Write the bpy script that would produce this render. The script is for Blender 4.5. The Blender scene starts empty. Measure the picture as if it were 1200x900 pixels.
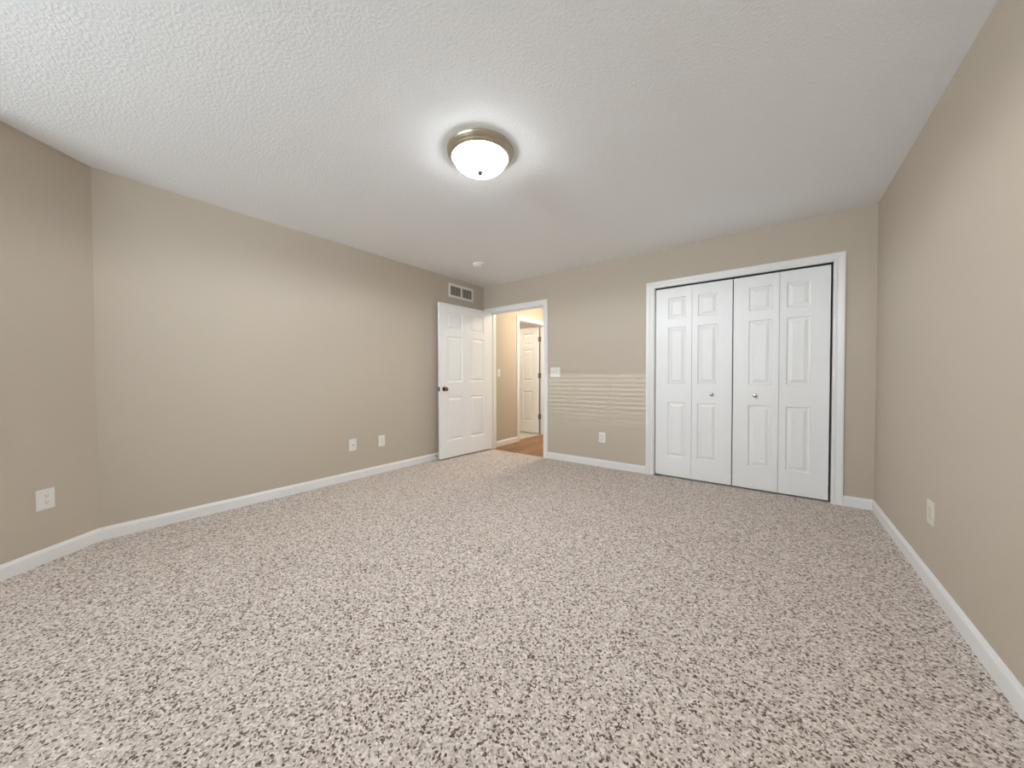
import bpy, bmesh, math
from mathutils import Vector, Matrix

# ------------------------------------------------------------------ settings
sc = bpy.context.scene
COL = sc.collection
sc.view_settings.view_transform = 'Standard'
sc.view_settings.look = 'None'
sc.view_settings.exposure = 1.13
sc.view_settings.gamma = 1.0
sc.view_settings.use_curve_mapping = False
sc.cycles.max_bounces = 14
sc.cycles.diffuse_bounces = 8
sc.cycles.sample_clamp_indirect = 6.0

# room: x to the right along the closet wall, y away from the windows, z up (metres)
H = 2.44          # ceiling height
W = 4.177         # closet wall length
L = 3.79          # left wall length
ANG = math.radians(39.05)   # splay of the angled wall
YR = -6.60        # window wall behind the camera
T = 0.115         # wall thickness

# ------------------------------------------------------------------ camera
cam_data = bpy.data.cameras.new('camera')
cam_data.sensor_width = 36.0
cam_data.lens = 406.23 / 1200 * 36.0
cam_data.clip_start = 0.02
cam = bpy.data.objects.new('camera', cam_data)
COL.objects.link(cam)
yaw, pitch, roll = math.radians(37.28), math.radians(-1.0165), math.radians(0.1414)
cam.matrix_world = (Matrix.Translation((3.5444, -3.9457, 1.0683))
                    @ Matrix.Rotation(yaw, 4, 'Z')
                    @ Matrix.Rotation(math.pi / 2 + pitch, 4, 'X')
                    @ Matrix.Rotation(-roll, 4, 'Z'))
sc.camera = cam

# ------------------------------------------------------------------ world and daylight
world = bpy.data.worlds.new('sky')
sc.world = world
world.use_nodes = True
wn = world.node_tree
wn.nodes.clear()
wo = wn.nodes.new('ShaderNodeOutputWorld')
wb = wn.nodes.new('ShaderNodeBackground')
wsky = wn.nodes.new('ShaderNodeTexSky')
wsky.sky_type = 'HOSEK_WILKIE'
wsky.sun_direction = (0.2, 0.9, 0.4)
wb.inputs['Strength'].default_value = 0.4
wn.links.new(wsky.outputs[0], wb.inputs['Color'])
wn.links.new(wb.outputs[0], wo.inputs['Surface'])

def area(name, loc, rot, sx, sy, watts, color):
    d = bpy.data.lights.new(name, 'AREA')
    d.shape = 'RECTANGLE'
    d.size, d.size_y = sx, sy
    d.energy = watts
    d.color = color
    o = bpy.data.objects.new(name, d)
    o.location = loc
    o.rotation_euler = rot
    COL.objects.link(o)
    return o

# daylight entering by the rear window and an added, unseen side window: (origin on the wall face, turn, from, to along the wall)
REAR = ((0.0, YR), 0.0)
SR = 0.90          # length of the angled wall
ADDED_SIDE = ((SR * math.sin(ANG), -L - SR * math.cos(ANG)), -math.pi / 2)
WINS = [(REAR, 1.25, 2.65), (ADDED_SIDE, 0.60, 1.70)]  # second window is added, out of view, to brighten the right wall
WATTS = (178.0, 6.0)
WZ0, WZ1 = 1.30, 2.12
DAY = (0.86, 0.93, 1.0)
for ((ox, oy), turn), a, b in WINS:
    mid, out = (a + b) / 2, -0.30
    area('window_daylight', (ox + mid * math.cos(turn) - out * math.sin(turn), oy + mid * math.sin(turn) + out * math.cos(turn), (WZ0 + WZ1) / 2 + 0.05),
         (math.pi / 2, 0, turn), b - a + 0.2, WZ1 - WZ0 + 0.2, WATTS[len([l for l in sc.objects if l.type == 'LIGHT'])], DAY)
sun_d = bpy.data.lights.new('low_sun', 'SUN')
sun_d.energy = 0.44
sun_d.angle = math.radians(0.03)
sun_d.color = (1.0, 0.96, 0.88)
sun = bpy.data.objects.new('low_sun', sun_d)
sun.rotation_euler = Vector((-0.03, 1.0, -0.143)).to_track_quat('-Z', 'Y').to_euler()
COL.objects.link(sun)

LAMP_GLOW = 13.0
LAMP_DOWN = 27.0
HALL_GLOW = 76.0
HALL_DOWN = 2.5

# ------------------------------------------------------------------ materials
def mat(name, color, rough=0.5, metal=0.0, spec=0.5, bump=None, emit=None, strength=0.0):
    m = bpy.data.materials.new(name)
    m.use_nodes = True
    nt = m.node_tree
    p = nt.nodes['Principled BSDF']
    p.inputs['Base Color'].default_value = (*color, 1)
    p.inputs['Roughness'].default_value = rough
    p.inputs['Metallic'].default_value = metal
    p.inputs['Specular IOR Level'].default_value = spec
    if emit:
        p.inputs['Emission Color'].default_value = (*emit, 1)
        p.inputs['Emission Strength'].default_value = strength
    if bump:
        scale, dist, detail = bump
        tc = nt.nodes.new('ShaderNodeTexCoord')
        n = nt.nodes.new('ShaderNodeTexNoise')
        n.inputs['Scale'].default_value = scale
        n.inputs['Detail'].default_value = detail
        b = nt.nodes.new('ShaderNodeBump')
        b.inputs['Strength'].default_value = 1.0
        b.inputs['Distance'].default_value = dist
        nt.links.new(tc.outputs['Object'], n.inputs['Vector'])
        nt.links.new(n.outputs['Fac'], b.inputs['Height'])
        nt.links.new(b.outputs['Normal'], p.inputs['Normal'])
    return m

M = {}
M['wall'] = mat('taupe_wall_paint', (0.535, 0.472, 0.395), 0.62, bump=(160, 0.0006, 2), spec=0.35)
M['trim'] = mat('white_trim_paint', (0.83, 0.835, 0.845), 0.35)
M['door'] = mat('white_door_paint', (0.87, 0.88, 0.90), 0.38, bump=(120, 0.0002, 2))
M['plate'] = mat('white_plastic', (0.80, 0.79, 0.77), 0.35)
M['ivory'] = mat('ivory_plastic', (0.72, 0.68, 0.58), 0.4)
M['detector'] = mat('bright_white_plastic', (0.90, 0.90, 0.90), 0.35)
M['dark'] = mat('dark_slot', (0.03, 0.028, 0.025), 0.6)
M['nickel'] = mat('brushed_nickel', (0.52, 0.46, 0.36), 0.34, 1.0)
M['bronze'] = mat('aged_bronze', (0.30, 0.20, 0.12), 0.25, 1.0)
M['chrome'] = mat('satin_chrome', (0.55, 0.54, 0.52), 0.18, 1.0)
M['steel'] = mat('hinge_steel', (0.36, 0.32, 0.26), 0.4, 1.0)
M['blind'] = mat('white_blind_slat', (0.82, 0.82, 0.80), 0.5)
M['ventshade'] = mat('vent_shade_panel', (0.05, 0.045, 0.04), 0.8)
M['ventslat'] = mat('shaded_vent_louver', (0.42, 0.385, 0.32), 0.5)  # darker than the frame: shade between the blades put into the colour
M['finial'] = mat('dark_brass_finial', (0.024, 0.018, 0.010), 0.6, spec=0.1)
M['dome'] = mat('frosted_lamp_glass', (0.9, 0.88, 0.84), 0.3, emit=(0.95, 0.985, 1.0), strength=LAMP_GLOW)
M['bathdome'] = mat('frosted_small_lamp_glass', (0.9, 0.88, 0.84), 0.3, emit=(1.0, 0.89, 0.70), strength=36.0)
M['halldome'] = mat('frosted_hall_lamp_glass', (0.9, 0.88, 0.84), 0.3, emit=(1.0, 0.89, 0.70), strength=HALL_GLOW)

def ceiling_mat():
    m = mat('textured_ceiling_paint', (0.85, 0.87, 0.90), 0.8, spec=0.2)
    nt = m.node_tree
    p = nt.nodes['Principled BSDF']
    tc = nt.nodes.new('ShaderNodeTexCoord')
    n = nt.nodes.new('ShaderNodeTexNoise')
    n.inputs['Scale'].default_value = 75
    n.inputs['Detail'].default_value = 3
    n.inputs['Roughness'].default_value = 0.55
    r = nt.nodes.new('ShaderNodeValToRGB')
    r.color_ramp.elements[0].position = 0.42
    r.color_ramp.elements[1].position = 0.66
    b = nt.nodes.new('ShaderNodeBump')
    b.inputs['Strength'].default_value = 0.8
    b.inputs['Distance'].default_value = 0.0010
    nt.links.new(tc.outputs['Object'], n.inputs['Vector'])
    nt.links.new(n.outputs['Fac'], r.inputs['Fac'])
    nt.links.new(r.outputs['Color'], b.inputs['Height'])
    nt.links.new(b.outputs['Normal'], p.inputs['Normal'])
    return m
M['ceiling'] = ceiling_mat()

def carpet_mat():
    m = mat('flecked_loop_carpet', (0.5, 0.42, 0.35), 0.95, spec=0.05)
    nt = m.node_tree
    p = nt.nodes['Principled BSDF']
    p.inputs['Sheen Weight'].default_value = 0.15
    tc = nt.nodes.new('ShaderNodeTexCoord')
    wob = nt.nodes.new('ShaderNodeTexNoise')
    wob.inputs['Scale'].default_value = 90
    mx = nt.nodes.new('ShaderNodeMix'); mx.data_type = 'VECTOR'
    mx.inputs['Factor'].default_value = 0.012
    v = nt.nodes.new('ShaderNodeTexVoronoi')
    v.inputs['Scale'].default_value = 155
    sep = nt.nodes.new('ShaderNodeSeparateColor')
    r = nt.nodes.new('ShaderNodeValToRGB')
    e = r.color_ramp.elements
    e[0].position = 0.0; e[0].color = (0.095, 0.068, 0.052, 1)
    e[1].position = 1.0; e[1].color = (0.88, 0.80, 0.745, 1)
    for pos, c in ((0.15, (0.19, 0.142, 0.115, 1)), (0.27, (0.53, 0.455, 0.405, 1)), (0.70, (0.69, 0.61, 0.56, 1))):
        q = e.new(pos); q.color = c
    n2 = nt.nodes.new('ShaderNodeTexNoise')
    n2.inputs['Scale'].default_value = 75
    n2.inputs['Detail'].default_value = 3
    n2.inputs['Roughness'].default_value = 0.7
    add = nt.nodes.new('ShaderNodeMath'); add.operation = 'ADD'
    mul = nt.nodes.new('ShaderNodeMath'); mul.operation = 'MULTIPLY_ADD'
    mul.inputs[1].default_value = 0.4
    mul.inputs[2].default_value = -0.2
    b = nt.nodes.new('ShaderNodeBump')
    b.inputs['Strength'].default_value = 0.6
    b.inputs['Distance'].default_value = 0.004
    inv = nt.nodes.new('ShaderNodeMath'); inv.operation = 'SUBTRACT'
    inv.inputs[0].default_value = 1.0
    L_ = nt.links.new
    L_(tc.outputs['Object'], wob.inputs['Vector'])
    L_(tc.outputs['Object'], mx.inputs[4])
    L_(wob.outputs['Color'], mx.inputs[5])
    L_(mx.outputs[1], v.inputs['Vector'])
    L_(tc.outputs['Object'], n2.inputs['Vector'])
    L_(v.outputs['Color'], sep.inputs['Color'])
    L_(n2.outputs['Fac'], mul.inputs[0])
    L_(sep.outputs[0], add.inputs[0])
    L_(mul.outputs[0], add.inputs[1])
    L_(add.outputs[0], r.inputs['Fac'])
    L_(r.outputs['Color'], p.inputs['Base Color'])
    L_(v.outputs['Distance'], inv.inputs[1])
    L_(inv.outputs[0], b.inputs['Height'])
    L_(b.outputs['Normal'], p.inputs['Normal'])
    return m
M['carpet'] = carpet_mat()

def wood_mat():
    m = mat('oak_strip_floor', (0.33, 0.17, 0.06), 0.32)
    nt = m.node_tree
    p = nt.nodes['Principled BSDF']
    tc = nt.nodes.new('ShaderNodeTexCoord')
    mp = nt.nodes.new('ShaderNodeMapping')
    mp.inputs['Rotation'].default_value = (0, 0, math.pi / 2)
    br = nt.nodes.new('ShaderNodeTexBrick')
    br.inputs['Scale'].default_value = 1.0
    br.inputs['Brick Width'].default_value = 0.9
    br.inputs['Row Height'].default_value = 0.083
    br.inputs['Mortar Size'].default_value = 0.0012
    br.inputs['Color1'].default_value = (0.36, 0.175, 0.045, 1)
    br.inputs['Color2'].default_value = (0.20, 0.088, 0.020, 1)
    br.inputs['Mortar'].default_value = (0.06, 0.03, 0.012, 1)
    mp2 = nt.nodes.new('ShaderNodeMapping')
    mp2.inputs['Scale'].default_value = (26, 2.2, 1)
    n = nt.nodes.new('ShaderNodeTexNoise')
    n.inputs['Scale'].default_value = 2.0
    n.inputs['Detail'].default_value = 5
    r = nt.nodes.new('ShaderNodeValToRGB')
    r.color_ramp.elements[0].position = 0.3; r.color_ramp.elements[0].color = (0.55, 0.50, 0.45, 1)
    r.color_ramp.elements[1].position = 0.7; r.color_ramp.elements[1].color = (1.25, 1.2, 1.15, 1)
    mx = nt.nodes.new('ShaderNodeMix'); mx.data_type = 'RGBA'; mx.blend_type = 'MULTIPLY'
    mx.inputs['Factor'].default_value = 1.0
    L_ = nt.links.new
    L_(tc.outputs['Object'], mp.inputs['Vector']); L_(mp.outputs[0], br.inputs['Vector'])
    L_(tc.outputs['Object'], mp2.inputs['Vector']); L_(mp2.outputs[0], n.inputs['Vector'])
    L_(n.outputs['Fac'], r.inputs['Fac'])
    L_(br.outputs['Color'], mx.inputs[6]); L_(r.outputs['Color'], mx.inputs[7])
    L_(mx.outputs[2], p.inputs['Base Color'])
    return m
M['wood'] = wood_mat()

def tile_mat():
    m = mat('pale_floor_tile', (0.5, 0.5, 0.45), 0.35)
    nt = m.node_tree
    p = nt.nodes['Principled BSDF']
    tc = nt.nodes.new('ShaderNodeTexCoord')
    br = nt.nodes.new('ShaderNodeTexBrick')
    br.offset = 0.0
    br.inputs['Scale'].default_value = 1.0
    br.inputs['Brick Width'].default_value = 0.305
    br.inputs['Row Height'].default_value = 0.305
    br.inputs['Mortar Size'].default_value = 0.003
    br.inputs['Color1'].default_value = (0.52, 0.50, 0.44, 1)
    br.inputs['Color2'].default_value = (0.48, 0.46, 0.40, 1)
    br.inputs['Mortar'].default_value = (0.35, 0.33, 0.29, 1)
    nt.links.new(tc.outputs['Object'], br.inputs['Vector'])
    nt.links.new(br.outputs['Color'], p.inputs['Base Color'])
    return m
M['tile'] = tile_mat()

def glass_mat():
    m = bpy.data.materials.new('window_glass')
    m.use_nodes = True
    nt = m.node_tree
    nt.nodes.clear()
    o = nt.nodes.new('ShaderNodeOutputMaterial')
    mix = nt.nodes.new('ShaderNodeMixShader')
    mix.inputs[0].default_value = 0.06
    tr = nt.nodes.new('ShaderNodeBsdfTransparent')
    tr.inputs['Color'].default_value = (0.95, 0.97, 0.96, 1)
    gl = nt.nodes.new('ShaderNodeBsdfGlossy')
    gl.inputs['Roughness'].default_value = 0.02
    nt.links.new(tr.outputs[0], mix.inputs[1])
    nt.links.new(gl.outputs[0], mix.inputs[2])
    nt.links.new(mix.outputs[0], o.inputs['Surface'])
    return m
M['glass'] = glass_mat()

# ------------------------------------------------------------------ mesh helpers
def obj(name, bm, mats, parent=None, smooth=False, bevel=0.0, weld=True):
    if weld:
        bmesh.ops.remove_doubles(bm, verts=bm.verts, dist=1e-5)
        bmesh.ops.recalc_face_normals(bm, faces=bm.faces)
    me = bpy.data.meshes.new(name)
    bm.to_mesh(me)
    bm.free()
    for m in (mats if isinstance(mats, (list, tuple)) else [mats]):
        me.materials.append(m)
    if smooth:
        for p in me.polygons:
            p.use_smooth = True
    o = bpy.data.objects.new(name, me)
    COL.objects.link(o)
    if parent:
        o.parent = parent
    if bevel:
        b = o.modifiers.new('edge', 'BEVEL')
        b.width = bevel
        b.segments = 2
        b.limit_method = 'ANGLE'
        b.angle_limit = math.radians(40)
    if smooth:
        try:
            me.set_sharp_from_angle(angle=math.radians(38))
        except Exception:
            pass
    return o

def thing(name, label, cat, loc=(0, 0, 0), rot=(0, 0, 0), group=None, kind=None):
    o = bpy.data.objects.new(name, None)
    o.empty_display_size = 0.05
    o.location = loc
    o.rotation_euler = rot
    COL.objects.link(o)
    return tag(o, label, cat, group, kind)

def tag(o, label, cat, group=None, kind=None):
    o['label'] = label
    o['category'] = cat
    if group: o['group'] = group
    if kind: o['kind'] = kind
    return o

def struct(o, label, cat):
    return tag(o, label, cat, kind='structure')

def box(bm, x0, x1, y0, y1, z0, z1, mi=0):
    v = [bm.verts.new((x, y, z)) for x in (x0, x1) for y in (y0, y1) for z in (z0, z1)]
    for f in ((0, 1, 3, 2), (4, 6, 7, 5), (0, 4, 5, 1), (2, 3, 7, 6), (0, 2, 6, 4), (1, 5, 7, 3)):
        bm.faces.new([v[i] for i in f]).material_index = mi

def prism(bm, pts, z0, z1):
    lo = [bm.verts.new((x, y, z0)) for x, y in pts]
    hi = [bm.verts.new((x, y, z1)) for x, y in pts]
    bm.faces.new(lo); bm.faces.new(hi)
    n = len(pts)
    for i in range(n):
        bm.faces.new((lo[i], lo[(i + 1) % n], hi[(i + 1) % n], hi[i]))

def lathe(bm, prof, axis='z', seg=40, centre=(0, 0, 0), mi=0):
    """prof: (radius, height) pairs turned about an axis through centre"""
    rings = []
    for r, h in prof:
        ring = []
        for k in range(seg):
            a = 2 * math.pi * k / seg
            c, s = r * math.cos(a), r * math.sin(a)
            p = {'z': (c, s, h), 'y': (c, h, s), 'x': (h, c, s)}[axis]
            ring.append(bm.verts.new(Vector(p) + Vector(centre)))
        rings.append(ring)
    for a, b in zip(rings, rings[1:]):
        for k in range(seg):
            bm.faces.new((a[k], a[(k + 1) % seg], b[(k + 1) % seg], b[k])).material_index = mi
    for ring in (rings[0], rings[-1]):
        bm.faces.new(ring).material_index = mi

# ------------------------------------------------------------------ the shell
C1 = (0.0, -L)
C2 = (SR * math.sin(ANG), -L - SR * math.cos(ANG))   # where the angled wall ends
C3 = (C2[0], YR)
DIR_A = Vector((math.sin(ANG), -math.cos(ANG), 0))
NRM_A = Vector((math.cos(ANG), math.sin(ANG), 0))

# door opening in the closet wall, closet opening
DX0, DX1, DZ = 0.15, 1.066, 2.036
KX0, KX1, KZ = 2.492, 3.922, 2.032

bm = bmesh.new()
prism(bm, [(0, 0), (0, -L), C2, C3, (W, YR), (W, 0)], -0.06, 0.0)
box(bm, KX0, KX1, 0.0, T, -0.06, 0.0)
box(bm, 2.2, W, T, 0.75, -0.06, 0.0)
struct(obj('floor', bm, M['carpet']), 'beige carpet with dark brown flecks covering the bedroom floor', 'floor')

bm = bmesh.new()
box(bm, DX0, DX1, 0.0, T, -0.06, -0.004)
box(bm, 0.09, 1.35, T, 3.2, -0.06, -0.004)
box(bm, 0.01, 0.09, 0.80, 1.63, -0.06, -0.004)
struct(obj('floor_hall', bm, M['wood']), 'orange brown wood strip floor seen through the open doorway', 'floor')

bm = bmesh.new()
box(bm, -1.9, 0.01, 0.80, 1.63, -0.06, -0.002)
box(bm, -1.9, -0.025, 0.2, 0.80, -0.06, -0.002)
box(bm, -1.9, -0.025, 1.63, 1.85, -0.06, -0.002)
struct(obj('floor_bathroom', bm, M['tile']), 'pale tile floor just past the wood of the hallway', 'floor')

bm = bmesh.new()
prism(bm, [(-0.0, 0), (-0.0, -L), C2, C3, (W, YR), (W, 0)], H, H + 0.1)
struct(obj('ceiling', bm, M['ceiling']), 'white textured bedroom ceiling', 'ceiling')
bm = bmesh.new()
box(bm, -1.9, 1.45, T, 3.2, H, H + 0.1)
struct(obj('ceiling_hall', bm, M['ceiling']), 'white ceiling of the hallway beyond the doorway', 'ceiling')

bm = bmesh.new()
box(bm, -T, 0, -L - 0.09, T, -0.06, H + 0.1)
struct(obj('wall_left', bm, M['wall']), 'long taupe wall on the left with the vent near its far end', 'wall')

bm = bmesh.new()
def splay_block(s0, s1, z0, z1, near=False):
    o = Vector((0, -L, 0))
    p = [o + DIR_A * s0, o + DIR_A * s1, o + DIR_A * s1 - NRM_A * T, o + DIR_A * s0 - NRM_A * T]
    prism(bm, [(q.x, q.y) for q in p], z0, z1)
splay_block(0.0, SR, -0.06, H + 0.1)
struct(obj('wall_angled', bm, M['wall']), 'short angled taupe wall at the left edge of the photo', 'wall')

bm = bmesh.new()
box(bm, 0, DX0 - 0.018, 0, T, -0.06, H + 0.1)
box(bm, DX0 - 0.018, DX1 + 0.018, 0, T, DZ + 0.018, H + 0.1)
box(bm, DX1 + 0.018, KX0 - 0.018, 0, T, -0.06, H + 0.1)
box(bm, KX0 - 0.018, KX1 + 0.018, 0, T, KZ + 0.018, H + 0.1)
box(bm, KX1 + 0.018, W, 0, T, -0.06, H + 0.1)
struct(obj('wall_back', bm, M['wall']), 'taupe far wall holding the doorway and the closet', 'wall')

bm = bmesh.new()
_, w0, w1 = WINS[1]
for a_, b_, z0, z1 in ((0.0, w0, -0.06, H + 0.1), (w1, C2[1] - YR + T, -0.06, H + 0.1), (w0, w1, -0.06, WZ0), (w0, w1, WZ1, H + 0.1)):
    box(bm, C2[0] - T, C2[0], C2[1] - b_, C2[1] - a_, z0, z1)
struct(obj('wall_left_rear', bm, M['wall']), 'taupe wall with an added window, left of the camera and behind it', 'wall')

bm = bmesh.new()
box(bm, W, W + T, YR - T, 0.85, -0.06, H + 0.1)
struct(obj('wall_right', bm, M['wall']), 'bare taupe wall along the right side', 'wall')

bm = bmesh.new()
xs = [C2[0] - T] + [x for w in WINS[:1] for x in w[1:]] + [W + 0.1]
for i in range(0, len(xs), 2):
    box(bm, xs[i], xs[i + 1], YR - T, YR, -0.06, H + 0.1)
for _, a_, b_ in WINS[:1]:
    box(bm, a_, b_, YR - T, YR, -0.06, WZ0)
    box(bm, a_, b_, YR - T, YR, WZ1, H + 0.1)
struct(obj('wall_rear', bm, M['wall']), 'taupe window wall behind the camera', 'wall')

bm = bmesh.new()   # closet interior
box(bm, 2.1, 2.2, T, 0.85, -0.06, H)
box(bm, 2.2, W, 0.75, 0.85, -0.06, H)
box(bm, 2.2, W, T, 0.75, H, H + 0.1)
struct(obj('wall_closet', bm, M['wall']), 'unlit closet interior behind the folding doors', 'wall')

bm = bmesh.new()   # hall left wall with the second doorway
BY0, BY1, BZ = 0.800, 1.630, 2.036
box(bm, -0.025, 0.09, T, BY0 - 0.018, -0.06, H)
box(bm, -0.025, 0.09, BY0 - 0.018, BY1 + 0.018, BZ + 0.018, H)
box(bm, -0.025, 0.09, BY1 + 0.018, 3.2, -0.06, H)
struct(obj('wall_hall_left', bm, M['wall']), 'taupe hallway wall seen through the open doorway', 'wall')
bm = bmesh.new()
box(bm, 1.35, 1.45, T, 3.2, -0.06, H)
box(bm, 0.09, 1.35, 3.1, 3.2, -0.06, H)
struct(obj('wall_hall_right', bm, M['wall']), 'far and right walls of the hallway', 'wall')
bm = bmesh.new()
box(bm, -2.0, -1.9, 0.115, 1.95, -0.06, H)
box(bm, -1.9, -0.025, 1.85, 1.95, -0.06, H)
box(bm, -1.9, -0.115, 0.115, 0.2, -0.06, H)
struct(obj('wall_bathroom', bm, M['wall']), 'taupe walls of the small room off the hallway', 'wall')

# ------------------------------------------------------------------ baseboards, casings, jambs
BASE = [(0, 0), (0.013, 0), (0.013, 0.064), (0.0115, 0.070), (0.008, 0.075), (0.0065, 0.081), (0.004, 0.084), (0, 0.085)]

def baseboard(name, p, q, nrm, m0, m1, label, z=0.0):
    """p->q along the wall face, nrm into the room; m0/m1 shorten the ends per unit of depth (mitres)"""
    p, q, n = Vector((*p, z)), Vector((*q, z)), Vector((*nrm, 0)).normalized()
    d = (q - p).normalized()
    bm = bmesh.new()
    A = [bm.verts.new(p + n * u + d * (m0 * u) + Vector((0, 0, v))) for u, v in BASE]
    B = [bm.verts.new(q + n * u - d * (m1 * u) + Vector((0, 0, v))) for u, v in BASE]
    k = len(BASE)
    for i in range(k):
        bm.faces.new((A[i], A[(i + 1) % k], B[(i + 1) % k], B[i]))
    bm.faces.new(A); bm.faces.new(B)
    return struct(obj(name, bm, M['trim']), label, 'baseboard')

CW = 0.066   # casing width
tm = math.tan(ANG / 2)
baseboard('baseboard_left', (0, -L), (0, 0), (1, 0), tm, 1.0, 'white baseboard along the long left wall')
baseboard('baseboard_angled', C2, C1, (NRM_A.x, NRM_A.y), -tm, tm, 'white baseboard under the angled wall at the left edge')
baseboard('baseboard_back', (DX1 + 0.007 + CW, 0), (KX0 - 0.007 - CW - 0.02, 0), (0, -1), 0, 0, 'white baseboard between the doorway and the closet')
baseboard('baseboard_closet_side', (KX1 + 0.007 + CW, 0), (W, 0), (0, -1), 0, 1.0, 'short white baseboard piece right of the closet')
baseboard('baseboard_right', (W, 0), (W, YR), (-1, 0), 1.0, 1.0, 'white baseboard along the right wall')
baseboard('baseboard_left_rear', C3, C2, (1, 0), 1.0, -tm, 'white baseboard left of the camera and behind it')
baseboard('baseboard_rear', (W, YR), C3, (0, 1), 1.0, 1.0, 'white baseboard under the windows behind the camera')
baseboard('baseboard_hall', (0.09, T + 0.018), (0.09, BY0 - 0.007 - CW), (1, 0), 0, 0, 'short white baseboard in the hallway left of the inner doorway', z=-0.004)

CAS = [(0, 0), (0, 0.009), (0.004, 0.011), (0.012, 0.0115), (0.018, 0.0095), (0.026, 0.0105), (0.036, 0.014),
       (0.046, 0.0165), (0.056, 0.0175), (0.062, 0.017), (0.066, 0.014), (0.066, 0)]

def casing(name, conv, a0, a1, zt, z0, label, wl=CW, wr=CW):
    """U shaped casing round an opening a0..a1 up to zt; conv(a, depth, z) gives world points"""
    bm = bmesh.new()
    rows = []
    for u, d in CAS:
        ul, ur = u * wl / CW, u * wr / CW
        rows.append([bm.verts.new(conv(*c)) for c in ((a0 - ul, d, z0), (a0 - ul, d, zt + u), (a1 + ur, d, zt + u), (a1 + ur, d, z0))])
    for r, s in zip(rows, rows[1:]):
        for i in range(3):
            bm.faces.new((r[i], r[i + 1], s[i + 1], s[i]))
    r, s = rows[0], rows[-1]
    for i in range(3):
        bm.faces.new((r[i], r[i + 1], s[i + 1], s[i]))
    bm.faces.new([r[0] for r in rows]); bm.faces.new([r[3] for r in rows])
    return struct(obj(name, bm, M['trim']), label, 'door casing')

def jamb(name, conv, a0, a1, zt, z0, d0, d1, label, stop=None):
    bm = bmesh.new()
    def cb(a, b, z_0, z_1, e0=d0, e1=d1):
        pts = [conv(x, d, z) for x in (a, b) for d in (e0, e1) for z in (z_0, z_1)]
        v = [bm.verts.new(p) for p in pts]
        for f in ((0, 1, 3, 2), (4, 6, 7, 5), (0, 4, 5, 1), (2, 3, 7, 6), (0, 2, 6, 4), (1, 5, 7, 3)):
            bm.faces.new([v[i] for i in f])
    cb(a0 - 0.018, a0, z0, zt + 0.018)
    cb(a1, a1 + 0.018, z0, zt + 0.018)
    cb(a0, a1, zt, zt + 0.018)
    if stop:
        s0, s1 = stop
        cb(a0, a0 + 0.011, z0, zt, s0, s1)
        cb(a1 - 0.011, a1, z0, zt, s0, s1)
        cb(a0 + 0.011, a1 - 0.011, zt - 0.011, zt, s0, s1)
    bmesh.ops.recalc_face_normals(bm, faces=bm.faces)
    return struct(obj(name, bm, M['trim'], weld=False), label, 'door jamb')

room = lambda a, d, z: (a, -d, z)
casing('trim_1', room, DX0 - 0.007, DX1 + 0.007, DZ + 0.005, 0.0, 'white casing around the open bedroom doorway', wl=0.112)
jamb('trim_2', room, DX0, DX1, DZ, -0.004, 0.0, -T, 'white jamb lining the open bedroom doorway', stop=(-0.040, -0.075))
casing('trim_3', room, KX0 - 0.007, KX1 + 0.007, KZ + 0.003, 0.0, 'white casing around the closet opening', wl=0.080)
jamb('trim_4', room, KX0, KX1, KZ, 0.0, 0.0, -T, 'white jamb lining the closet opening')
hall = lambda a, d, z: (0.09 + d, a, z)
casing('trim_5', hall, BY0 - 0.007, BY1 + 0.007, BZ + 0.005, -0.004, 'white casing of the inner doorway in the hallway')
jamb('trim_6', hall, BY0, BY1, BZ, -0.004, 0.0, -T, 'white jamb of the inner doorway in the hallway', stop=(-0.045, -0.078))
halldoor = lambda a, d, z: (a, T + d, z)
casing('trim_7', halldoor, DX0 - 0.007, DX1 + 0.007, DZ + 0.005, -0.004, 'white casing on the hallway side of the bedroom doorway', wl=0.05)

# ------------------------------------------------------------------ panelled doors
RINGS = [(0.0, 0.0), (0.003, 0.0035), (0.006, 0.0095), (0.012, 0.0115), (0.018, 0.0112), (0.040, 0.0030), (0.043, 0.0010)]
ROWS = [(0.225, 0.805), (1.000, 1.600), (1.690, 1.912)]   # panel heights above the floor

def leaf_mesh(w, h, t, cols, rows, front=True, back=True):
    """slab X 0..w, Z 0..h, Y 0 (front) .. t (back) with moulded raised panels"""
    bm = bmesh.new()
    xs = sorted({0.0, w, *[c for q in cols for c in q]})
    zs = sorted({0.0, h, *[c for q in rows for c in q]})
    for y, s, on in ((0.0, 1, front), (t, -1, back)):
        for x0, x1 in zip(xs, xs[1:]):
            for z0, z1 in zip(zs, zs[1:]):
                if on and (x0, x1) in cols and (z0, z1) in rows:
                    prev = None
                    for ins, dep in RINGS:
                        yy = y + s * dep
                        ring = [bm.verts.new((x0 + ins, yy, z0 + ins)), bm.verts.new((x1 - ins, yy, z0 + ins)),
                                bm.verts.new((x1 - ins, yy, z1 - ins)), bm.verts.new((x0 + ins, yy, z1 - ins))]
                        if prev:
                            for i in range(4):
                                bm.faces.new((prev[i], prev[(i + 1) % 4], ring[(i + 1) % 4], ring[i]))
                        prev = ring
                    bm.faces.new(prev)
                else:
                    bm.faces.new([bm.verts.new(p) for p in ((x0, y, z0), (x1, y, z0), (x1, y, z1), (x0, y, z1))])
    for a_, b_ in zip(xs, xs[1:]):
        for z in (0.0, h):
            bm.faces.new([bm.verts.new(p) for p in ((a_, 0, z), (b_, 0, z), (b_, t, z), (a_, t, z))])
    for a_, b_ in zip(zs, zs[1:]):
        for x in (0.0, w):
            bm.faces.new([bm.verts.new(p) for p in ((x, 0, a_), (x, 0, b_), (x, t, b_), (x, t, a_))])
    return bm

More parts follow.
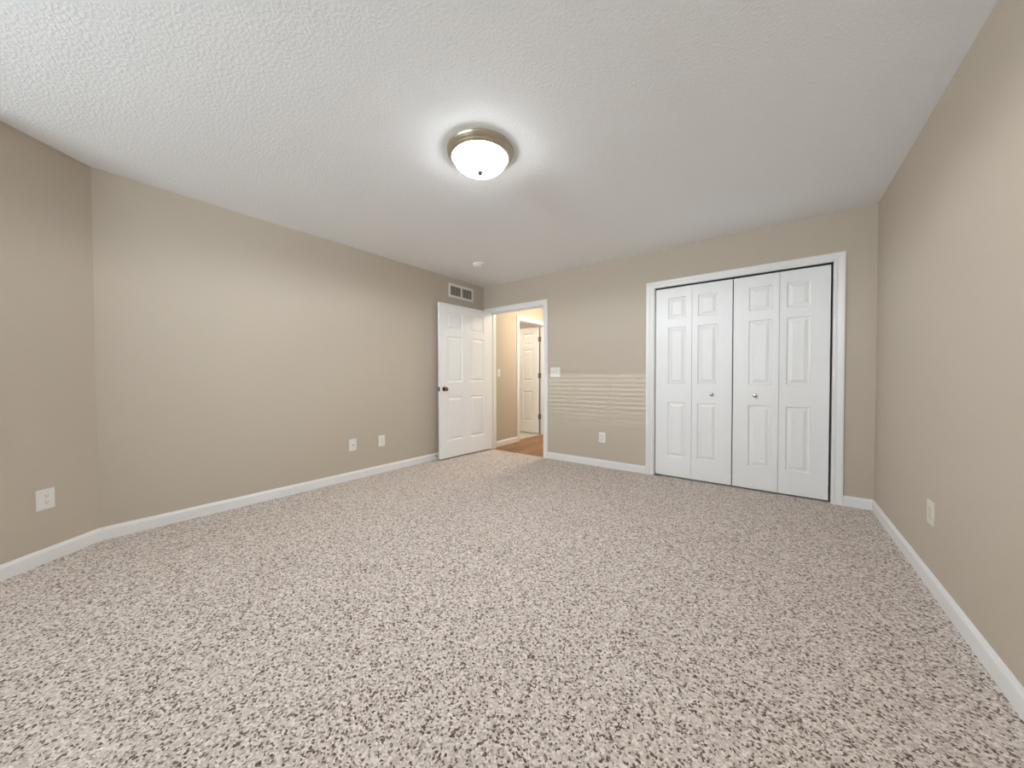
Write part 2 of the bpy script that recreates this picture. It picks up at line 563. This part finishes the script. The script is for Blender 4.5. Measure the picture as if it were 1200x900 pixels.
def knob_set(parent, x, z, side, y, material):
    """rosette and knob on a door face; side -1 points to -Y, +1 to +Y"""
    bm = bmesh.new()
    lathe(bm, [(0.031, 0), (0.031, side * 0.004), (0.028, side * 0.009), (0.018, side * 0.012)], 'y', 32, (x, y, z))
    r = obj('rosette', bm, material, parent, smooth=True)
    bm = bmesh.new()
    lathe(bm, [(0.011, side * 0.010), (0.011, side * 0.026), (0.017, side * 0.031), (0.0255, side * 0.038), (0.0275, side * 0.047),
               (0.025, side * 0.055), (0.017, side * 0.060), (0.006, side * 0.0615)], 'y', 32, (x, y, z))
    k = obj('knob', bm, material, parent, smooth=True)
    return r, k

# bedroom door, swung open against the left wall; hinge on the left jamb
DW = 0.950
d1 = struct(thing('door_1', '', '', (0.168, -0.020, 0.0)), 'white six panel bedroom door standing open against the left wall', 'door')
d1.rotation_euler = (0, 0, math.atan2(-0.9984, -0.056))
bm = leaf_mesh(DW, 2.024, 0.035, [(0.150, 0.415), (0.562, 0.832)], ROWS)
bmesh.ops.translate(bm, verts=bm.verts, vec=(0, -0.035, 0.018))
obj('leaf', bm, M['door'], d1)
knob_set(d1, DW - 0.070, 0.925, +1, 0.0, M['bronze'])
knob_set(d1, DW - 0.070, 0.925, -1, -0.035, M['bronze'])
bm = bmesh.new()
box(bm, DW, DW + 0.0015, -0.030, -0.005, 0.896, 0.954)
box(bm, DW, DW + 0.011, -0.023, -0.012, 0.917, 0.933)
lp = obj('latch_plate', bm, M['bronze'], d1)

# closet folding doors: two pairs, each of two narrow leaves
def bifold(name, x0, w1, w2, fold, label, knob_leaf, knob_x, lead):
    """x0 left edge; fold lifts the shared edge slightly into the room; lead = which leaf pivots at the jamb"""
    r = struct(thing(name, '', '', (x0, 0.022, 0.0)), label, 'closet door')
    h, t = 2.000, 0.030
    a_ = math.asin(fold / w1); b_ = math.asin(fold / w2)
    for k, (w, cols, ang, off) in enumerate(((w1, lead[0], -a_, (0, 0)), (w2, lead[1], b_, (w1 * math.cos(a_) + 0.003, -fold)))):
        bm = leaf_mesh(w, h, t, [cols], [(z0 - 0.016, z1 - 0.016) for z0, z1 in ROWS], back=False)
        lf = obj('leaf', bm, M['door'], r)
        lf.location = (off[0], off[1], 0.016)
        lf.rotation_euler = (0, 0, ang)
        if k == knob_leaf:
            bm = bmesh.new()
            lathe(bm, [(0.014, 0), (0.014, -0.003), (0.007, -0.006), (0.007, -0.014), (0.013, -0.019), (0.0165, -0.024),
                       (0.0155, -0.029), (0.009, -0.0325), (0.002, -0.033)], 'y', 28, (knob_x, 0, 0.897 - 0.016))
            kn = obj('knob', bm, M['chrome'], lf, smooth=True)
            kn['label'] = 'small round satin metal knob'
    return r

bifold('door_2', 2.499, 0.353, 0.350, 0.006, 'left pair of white folding closet doors', 1, 0.180,
       ((0.126, 0.298), (0.052, 0.226)))
bifold('door_3', 3.214, 0.350, 0.340, 0.006, 'right pair of white folding closet doors', 0, 0.176,
       ((0.122, 0.298), (0.050, 0.216)))
# floor bracket at the closet's left corner and head track
bm = bmesh.new()
box(bm, KX0 + 0.004, KX0 + 0.070, 0.012, 0.034, 0.0, 0.004)
box(bm, KX0 + 0.0, KX0 + 0.004, 0.012, 0.034, 0.0, 0.035)
lathe(bm, [(0.005, 0.004), (0.005, 0.0155)], 'z', 16, (KX0 + 0.050, 0.026, 0))
br = obj('pivot_bracket', bm, M['steel'])
tag(br, 'small metal pivot bracket on the carpet under the left closet door', 'bracket')
bm = bmesh.new()
for y0, y1, z0 in ((0.012, 0.046, KZ - 0.004), (0.012, 0.014, KZ - 0.010), (0.044, 0.046, KZ - 0.010)):
    box(bm, KX0 + 0.002, KX1 - 0.002, y0, y1, z0, KZ)
struct(obj('trim_8', bm, M['dark'], weld=False), 'dark head track over the closet folding doors', 'track')

# inner door off the hallway
d4 = struct(thing('door_4', '', '', (-0.050, 1.628, 0.0)), 'cream lit six panel door standing open beyond the hallway', 'door')
bm = leaf_mesh(0.805, 2.018, 0.035, [(0.115, 0.345), (0.460, 0.690)], ROWS)
bmesh.ops.translate(bm, verts=bm.verts, vec=(0, 0, 0.010))
# leaf lies along -X with its panelled face towards -Y
bmesh.ops.rotate(bm, verts=bm.verts, cent=(0, 0, 0), matrix=Matrix.Rotation(math.pi, 3, 'Z'))
obj('leaf', bm, M['door'], d4)
for z in (0.33, 1.11, 1.80):
    bm = bmesh.new()
    lathe(bm, [(0.0065, z - 0.047), (0.0065, z + 0.047)], 'z', 16, (0.009, -0.036, 0))
    box(bm, 0.008, 0.045, -0.0005, 0.0015, z - 0.045, z + 0.045)
    box(bm, 0.0002, 0.003, -0.038, -0.004, z - 0.045, z + 0.045)
    hg = obj('hinge', bm, M['steel'], d4)
    hg['label'] = 'dull metal butt hinge'
knob_set(d4, -0.735, 0.92, -1, -0.035, M['bronze'])

# ------------------------------------------------------------------ rear window and added side window
WPLACE = ('in the end wall behind the camera', 'added in the unseen side wall for more light')
for i, (((ox, oy), turn), x0, x1) in enumerate(WINS):
    bm = bmesh.new()
    f = 0.045
    y0, y1 = -T + 0.005, -0.045
    box(bm, x0, x0 + f, y0, y1, WZ0, WZ1); box(bm, x1 - f, x1, y0, y1, WZ0, WZ1)
    box(bm, x0 + f, x1 - f, y0, y1, WZ0, WZ0 + f); box(bm, x0 + f, x1 - f, y0, y1, WZ1 - f, WZ1)
    zm = (WZ0 + WZ1) / 2
    w = struct(obj('window_%d' % (i + 1), bm, M['trim'], weld=False),
               'white framed window ' + WPLACE[i], 'window')
    w.location = (ox, oy, 0)
    w.rotation_euler = (0, 0, turn)
    for z0, z1 in ((WZ0 + f, WZ1 - f),):
        bm = bmesh.new()
        box(bm, x0 + f, x1 - f, -0.085, -0.081, z0, z1)
        obj('pane', bm, M['glass'], w)
    bm = bmesh.new()
    box(bm, x0 - 0.05, x1 + 0.05, -0.04, 0.035, WZ0 - 0.022, WZ0)
    obj('sill', bm, M['trim'], w, bevel=0.004)
    mx_ = (x0 + x1) / 2
    bl = thing('window_blind', 'white slatted blind in the window ' + WPLACE[i], 'blind',
               (ox + mx_ * math.cos(turn) + 0.02 * math.sin(turn), oy + mx_ * math.sin(turn) - 0.02 * math.cos(turn), WZ0), (0, 0, turn))
    hw = (x1 - x0) / 2 - 0.012
    bm = bmesh.new()
    box(bm, -hw, hw, -0.02, 0.02, WZ1 - WZ0 - 0.045, WZ1 - WZ0 - 0.003)
    obj('head_rail', bm, M['blind'], bl)
    bm = bmesh.new()
    z = 0.03
    while z < WZ1 - WZ0 - 0.06:
        # lower slats set more closed so the sun stripes fade downwards
        tilt = math.radians(5 + 38 * (1 - z / (WZ1 - WZ0)) ** 1.3)
        c, s = math.cos(tilt) * 0.029, math.sin(tilt) * 0.029
        v = [bm.verts.new(p) for p in ((-hw, -c, z - s), (hw, -c, z - s), (hw, c, z + s), (-hw, c, z + s))]
        u = [bm.verts.new((q.co.x, q.co.y, q.co.z + 0.0025)) for q in v]
        bm.faces.new(v); bm.faces.new(u)
        for k in range(4):
            bm.faces.new((v[k], v[(k + 1) % 4], u[(k + 1) % 4], u[k]))
        z += 0.052
    obj('slats', bm, M['blind'], bl)
    for lx in (-hw * 0.34, hw * 0.34):
        bm = bmesh.new()
        box(bm, lx - 0.016, lx + 0.016, 0.0310, 0.0317, 0.0, WZ1 - WZ0 - 0.045)
        obj('ladder_tape', bm, M['blind'], bl)

# ------------------------------------------------------------------ ceiling light and smoke detector
def dome_light(name, label, cx, cy, R, glass, metal, watts, tint):
    t = thing(name, label, 'ceiling light', (cx, cy, H))
    k = R / 0.190
    bm = bmesh.new()
    lathe(bm, [(0.120 * k, 0), (0.186 * k, 0), (0.190 * k, -0.004 * k), (0.189 * k, -0.012 * k), (0.184 * k, -0.018 * k), (0.185 * k, -0.024 * k),
               (0.180 * k, -0.032 * k), (0.176 * k, -0.034 * k), (0.176 * k, -0.040 * k), (0.169 * k, -0.047 * k), (0.163 * k, -0.049 * k), (0.155 * k, -0.044 * k)], 'z', 72)
    obj('pan', bm, metal, t, smooth=True)
    bm = bmesh.new()
    prof = []
    for i in range(0, 15):
        a_ = i / 14 * math.pi / 2
        prof.append((0.153 * k * math.cos(a_) ** 0.85 + 0.0002, -0.042 * k - 0.078 * k * math.sin(a_)))
    lathe(bm, prof, 'z', 72)
    obj('glass_dome', bm, glass, t, smooth=True)
    bm = bmesh.new()
    zb = -0.120 * k
    lathe(bm, [(0.004, zb + 0.004), (0.015, zb + 0.001), (0.015, zb - 0.003), (0.011, zb - 0.006), (0.013, zb - 0.011), (0.010, zb - 0.017), (0.003, zb - 0.020)], 'z', 24)
    obj('finial', bm, M['finial'], t, smooth=True)
    # the light the bulbs throw downwards through the glass
    d = bpy.data.lights.new('bulb_light', 'SPOT')
    d.energy, d.color = watts, tint
    d.spot_size, d.spot_blend = math.radians(178), 0.25
    d.shadow_soft_size = 0.004
    o = bpy.data.objects.new('bulb_light', d)
    o.location = (0, 0, zb - 0.026)
    o.parent = t
    COL.objects.link(o)
    return t
dome_light('ceiling_light', 'lit frosted dome light with brushed nickel rim on the bedroom ceiling', 2.109, -2.372, 0.199, M['dome'], M['nickel'], LAMP_DOWN, (0.95, 0.985, 1.0))
dome_light('ceiling_light', 'lit warm dome light on the hallway ceiling, hidden past the doorway', 0.98, 1.15, 0.165, M['halldome'], M['nickel'], HALL_DOWN, (1.0, 0.89, 0.70))

dome_light('ceiling_light', 'lit warm dome light in the small tiled room off the hallway, hidden from view', -0.95, 0.95, 0.150, M['bathdome'], M['nickel'], 2.0, (1.0, 0.89, 0.70))

t = thing('smoke_detector', 'small round white smoke detector on the ceiling near the far corner', 'smoke detector', (0.690, -0.850, H))
bm = bmesh.new()
lathe(bm, [(0.068, 0), (0.070, -0.003), (0.070, -0.010), (0.066, -0.013)], 'z', 40)
obj('base', bm, M['detector'], t, smooth=True)
bm = bmesh.new()
lathe(bm, [(0.060, -0.013), (0.058, -0.016), (0.058, -0.019), (0.061, -0.020), (0.058, -0.032), (0.045, -0.037), (0.020, -0.038)], 'z', 40)
obj('cover', bm, M['detector'], t, smooth=True)
bm = bmesh.new()
for k in range(20):
    a_ = 2 * math.pi * k / 20
    r0, r1 = 0.0575, 0.0592
    c = Vector((math.cos(a_), math.sin(a_), 0)); s = Vector((-c.y, c.x, 0)) * 0.006
    q = [c * r0 + s, c * r0 - s, c * r1 - s, c * r1 + s]
    prism(bm, [(p.x, p.y) for p in q], -0.0195, -0.0155)
gv = obj('grille', bm, M['dark'], t, weld=False)
gv['label'] = 'dark sensing slots around the cover'
bm = bmesh.new()
lathe(bm, [(0.012, -0.0375), (0.012, -0.040), (0.009, -0.041)], 'z', 20, (0.02, 0.0, 0))
obj('test_button', bm, M['detector'], t, smooth=True)

# ------------------------------------------------------------------ supply vent high on the left wall
t = thing('air_vent', 'white rectangular air vent high on the left wall above the open door', 'vent', (0.0, -0.4665, 2.268), (0, 0, math.pi / 2))
# local X runs along the wall, local -Y into the room
hw, hh, fr = 0.240, 0.096, 0.034
bm = bmesh.new()
outer = [(-hw, -hh), (hw, -hh), (hw, hh), (-hw, hh)]
rows = []
for ins, d in ((0, 0), (0, 0.003), (0.005, 0.008), (fr - 0.006, 0.009), (fr, 0.006), (fr, 0.001)):
    rows.append([bm.verts.new((x - math.copysign(ins, x), -d, z - math.copysign(ins, z))) for x, z in outer])
for r_, s_ in zip(rows, rows[1:]):
    for i in range(4):
        bm.faces.new((r_[i], r_[(i + 1) % 4], s_[(i + 1) % 4], s_[i]))
box(bm, -0.012, 0.012, -0.008, -0.001, -hh + fr, hh - fr)
obj('frame', bm, M['plate'], t)
bm = bmesh.new()
box(bm, -hw + fr, hw - fr, -0.0012, -0.0004, -hh + fr, hh - fr)  # flat dark sheet painted as the shade inside the duct
dk = obj('duct_shade', bm, M['ventshade'], t)
dk['label'] = 'dark panel standing for the shade behind the louvers'
for a_, b_, tilt in ((-hw + fr, -0.012, 1), (0.012, hw - fr, -1)):
    n = 8
    for k in range(n):
        x = a_ + (k + 0.5) * (b_ - a_) / n
        s = 0.0012; tilt = 1
        bm = bmesh.new()
        pts = [(x - tilt * s, -0.0020), (x - tilt * s + 0.0030, -0.0020), (x + tilt * s + 0.0030, -0.0078), (x + tilt * s, -0.0078)]
        prism(bm, pts, -hh + fr, hh - fr)
        obj('louver', bm, M['ventslat'], t)

# ------------------------------------------------------------------ wall plates
def plate_mesh(w, h, bev=0.004, d=0.006):
    bm = bmesh.new()
    prev = None
    for ins, y in ((0, 0), (0, -d * 0.45), (bev * 0.4, -d * 0.85), (bev, -d)):
        ring = [bm.verts.new((sx * (w / 2 - ins), y, sz * (h / 2 - ins))) for sx, sz in ((-1, -1), (1, -1), (1, 1), (-1, 1))]
        if prev:
            for i in range(4):
                bm.faces.new((prev[i], prev[(i + 1) % 4], ring[(i + 1) % 4], ring[i]))
        else:
            bm.faces.new(ring)
        prev = ring
    bm.faces.new(prev)
    return bm

def screw(parent, x, z, y=-0.006):
    bm = bmesh.new()
    lathe(bm, [(0.0034, y), (0.0034, y - 0.0006), (0.002, y - 0.0011)], 'y', 14, (x, 0, z))
    obj('screw', bm, M['plate'], parent, smooth=True)

def duplex(loc, rz, label, w, h, m, group=None):
    t = thing('wall_outlet', label, 'outlet', loc, (0, 0, rz), group)
    obj('cover_plate', plate_mesh(w, h), m, t)
    for dz in (0.0195, -0.0195):
        bm = bmesh.new()
        seg = 28
        pts = []
        for k in range(seg):
            a_ = 2 * math.pi * k / seg
            pts.append((0.0172 * math.cos(a_), max(-0.0135, min(0.0135, 0.0172 * math.sin(a_)))))
        lo = [bm.verts.new((x, -0.006, z + dz)) for x, z in pts]
        hi = [bm.verts.new((x, -0.0082, z + dz)) for x, z in pts]
        bm.faces.new(lo); bm.faces.new(hi)
        for i in range(seg):
            bm.faces.new((lo[i], lo[(i + 1) % seg], hi[(i + 1) % seg], hi[i]))
        rc = obj('receptacle', bm, m, t)
        bm = bmesh.new()
        box(bm, -0.0075, -0.0052, -0.0086, -0.0080, dz - 0.0005, dz + 0.0085)
        box(bm, 0.0052, 0.0072, -0.0086, -0.0080, dz + 0.0005, dz + 0.0080)
        lathe(bm, [(0.0026, -0.0080), (0.0026, -0.0086)], 'y', 14, (0, 0, dz - 0.0068))
        sl = obj('slots', bm, M['dark'], rc, weld=False)
        sl['label'] = 'dark plug slots'
    screw(t, 0, 0)
    return t

RL, RB, RR = math.pi / 2, 0.0, -math.pi / 2          # plates on the left, far and right walls
RA = math.atan2(NRM_A.y, NRM_A.x) + math.pi / 2      # plate on the angled wall
pa = Vector((0, -L, 0)) + DIR_A * 0.266
duplex((pa.x, pa.y, 0.369), RA, 'white duplex outlet on the angled wall at the far left of the photo', 0.082, 0.118, M['plate'])
duplex((0, -1.727, 0.361), RL, 'duplex outlet on the left wall, the one nearer the open door', 0.078, 0.124, M['plate'])
duplex((1.897, 0, 0.353), RB, 'duplex outlet on the far wall between the doorway and the closet', 0.088, 0.124, M['plate'])

t = thing('cable_plate', 'wall plate with one round cable jack, farther from the door on the left wall', 'wall plate', (0, -2.064, 0.365), (0, 0, RL))
obj('cover_plate', plate_mesh(0.084, 0.124), M['plate'], t)
bm = bmesh.new()
lathe(bm, [(0.0075, -0.006), (0.0075, -0.008), (0.0048, -0.0082), (0.0048, -0.016), (0.003, -0.016)], 'y', 20)
j = obj('cable_jack', bm, M['steel'], t, smooth=True)
j['label'] = 'dark threaded metal jack'
screw(t, 0, 0.042); screw(t, 0, -0.042)

t = thing('wall_outlet', 'ivory outlet with rectangular insert on the right wall', 'outlet', (W, -1.273, 0.381), (0, 0, RR))
obj('cover_plate', plate_mesh(0.092, 0.120), M['ivory'], t)
bm = bmesh.new()
box(bm, -0.0168, 0.0168, -0.0085, -0.006, -0.0335, 0.0335)
rc = obj('receptacle', bm, M['ivory'], t, bevel=0.001)
bm = bmesh.new()
for dz in (0.016, -0.016):
    box(bm, -0.0072, -0.0054, -0.0088, -0.0083, dz, dz + 0.0075)
    box(bm, 0.0054, 0.0070, -0.0088, -0.0083, dz, dz + 0.007)
    lathe(bm, [(0.0022, -0.0083), (0.0022, -0.0088)], 'y', 12, (0, 0, dz - 0.006))
sl = obj('slots', bm, mat('shadowed_slot', (0.25, 0.23, 0.19), 0.6), rc, weld=False)
screw(t, 0, 0.047); screw(t, 0, -0.047)

def switch(loc, rz, label, w, h, toggles):
    t = thing('light_switch', label, 'light switch', loc, (0, 0, rz))
    obj('cover_plate', plate_mesh(w, h), M['plate'], t)
    for x, up in toggles:
        bm = bmesh.new()
        box(bm, x - 0.0055, x + 0.0055, -0.0066, -0.006, -0.0125, 0.0125)
        c = obj('toggle_slot', bm, mat('toggle_slot_plastic', (0.42, 0.40, 0.37), 0.5), t)
        bm = bmesh.new()
        z1 = 0.011 * up
        v = [(-0.004, -0.006, -0.006), (0.004, -0.006, -0.006), (0.004, -0.006, 0.006), (-0.004, -0.006, 0.006)]
        q = [(-0.0032, -0.019, z1 - 0.003), (0.0032, -0.019, z1 - 0.003), (0.0032, -0.019, z1 + 0.004), (-0.0032, -0.019, z1 + 0.004)]
        a_ = [bm.verts.new((x + p[0], p[1], p[2])) for p in v]; b_ = [bm.verts.new((x + p[0], p[1], p[2])) for p in q]
        bm.faces.new(a_); bm.faces.new(b_)
        for i in range(4):
            bm.faces.new((a_[i], a_[(i + 1) % 4], b_[(i + 1) % 4], b_[i]))
        obj('toggle', bm, M['plate'], t)
        screw(t, x, 0.030); screw(t, x, -0.030)
    return t
switch((1.253, 0, 1.141), RB, 'white double light switch on the far wall right of the doorway', 0.142, 0.122, ((-0.023, 1), (0.023, 1)))
switch((0.09, 0.247, 1.145), RL, 'single light switch on the hallway wall seen through the doorway', 0.072, 0.116, ((0.0, -1),))

# ------------------------------------------------------------------ door stop on the left baseboard
t = thing('door_stop', 'small metal door stop on the left baseboard behind the open door', 'door stop', (0.013, -0.955, 0.052))
bm = bmesh.new()
lathe(bm, [(0.011, 0), (0.011, 0.003), (0.006, 0.006), (0.0045, 0.010), (0.0045, 0.052)], 'x', 18)
obj('rod', bm, M['steel'], t, smooth=True)
bm = bmesh.new()
lathe(bm, [(0.007, 0.050), (0.008, 0.052), (0.008, 0.060), (0.006, 0.063)], 'x', 18)
ct = obj('bumper', bm, M['plate'], t, smooth=True)
ct['label'] = 'white rubber bumper tip'
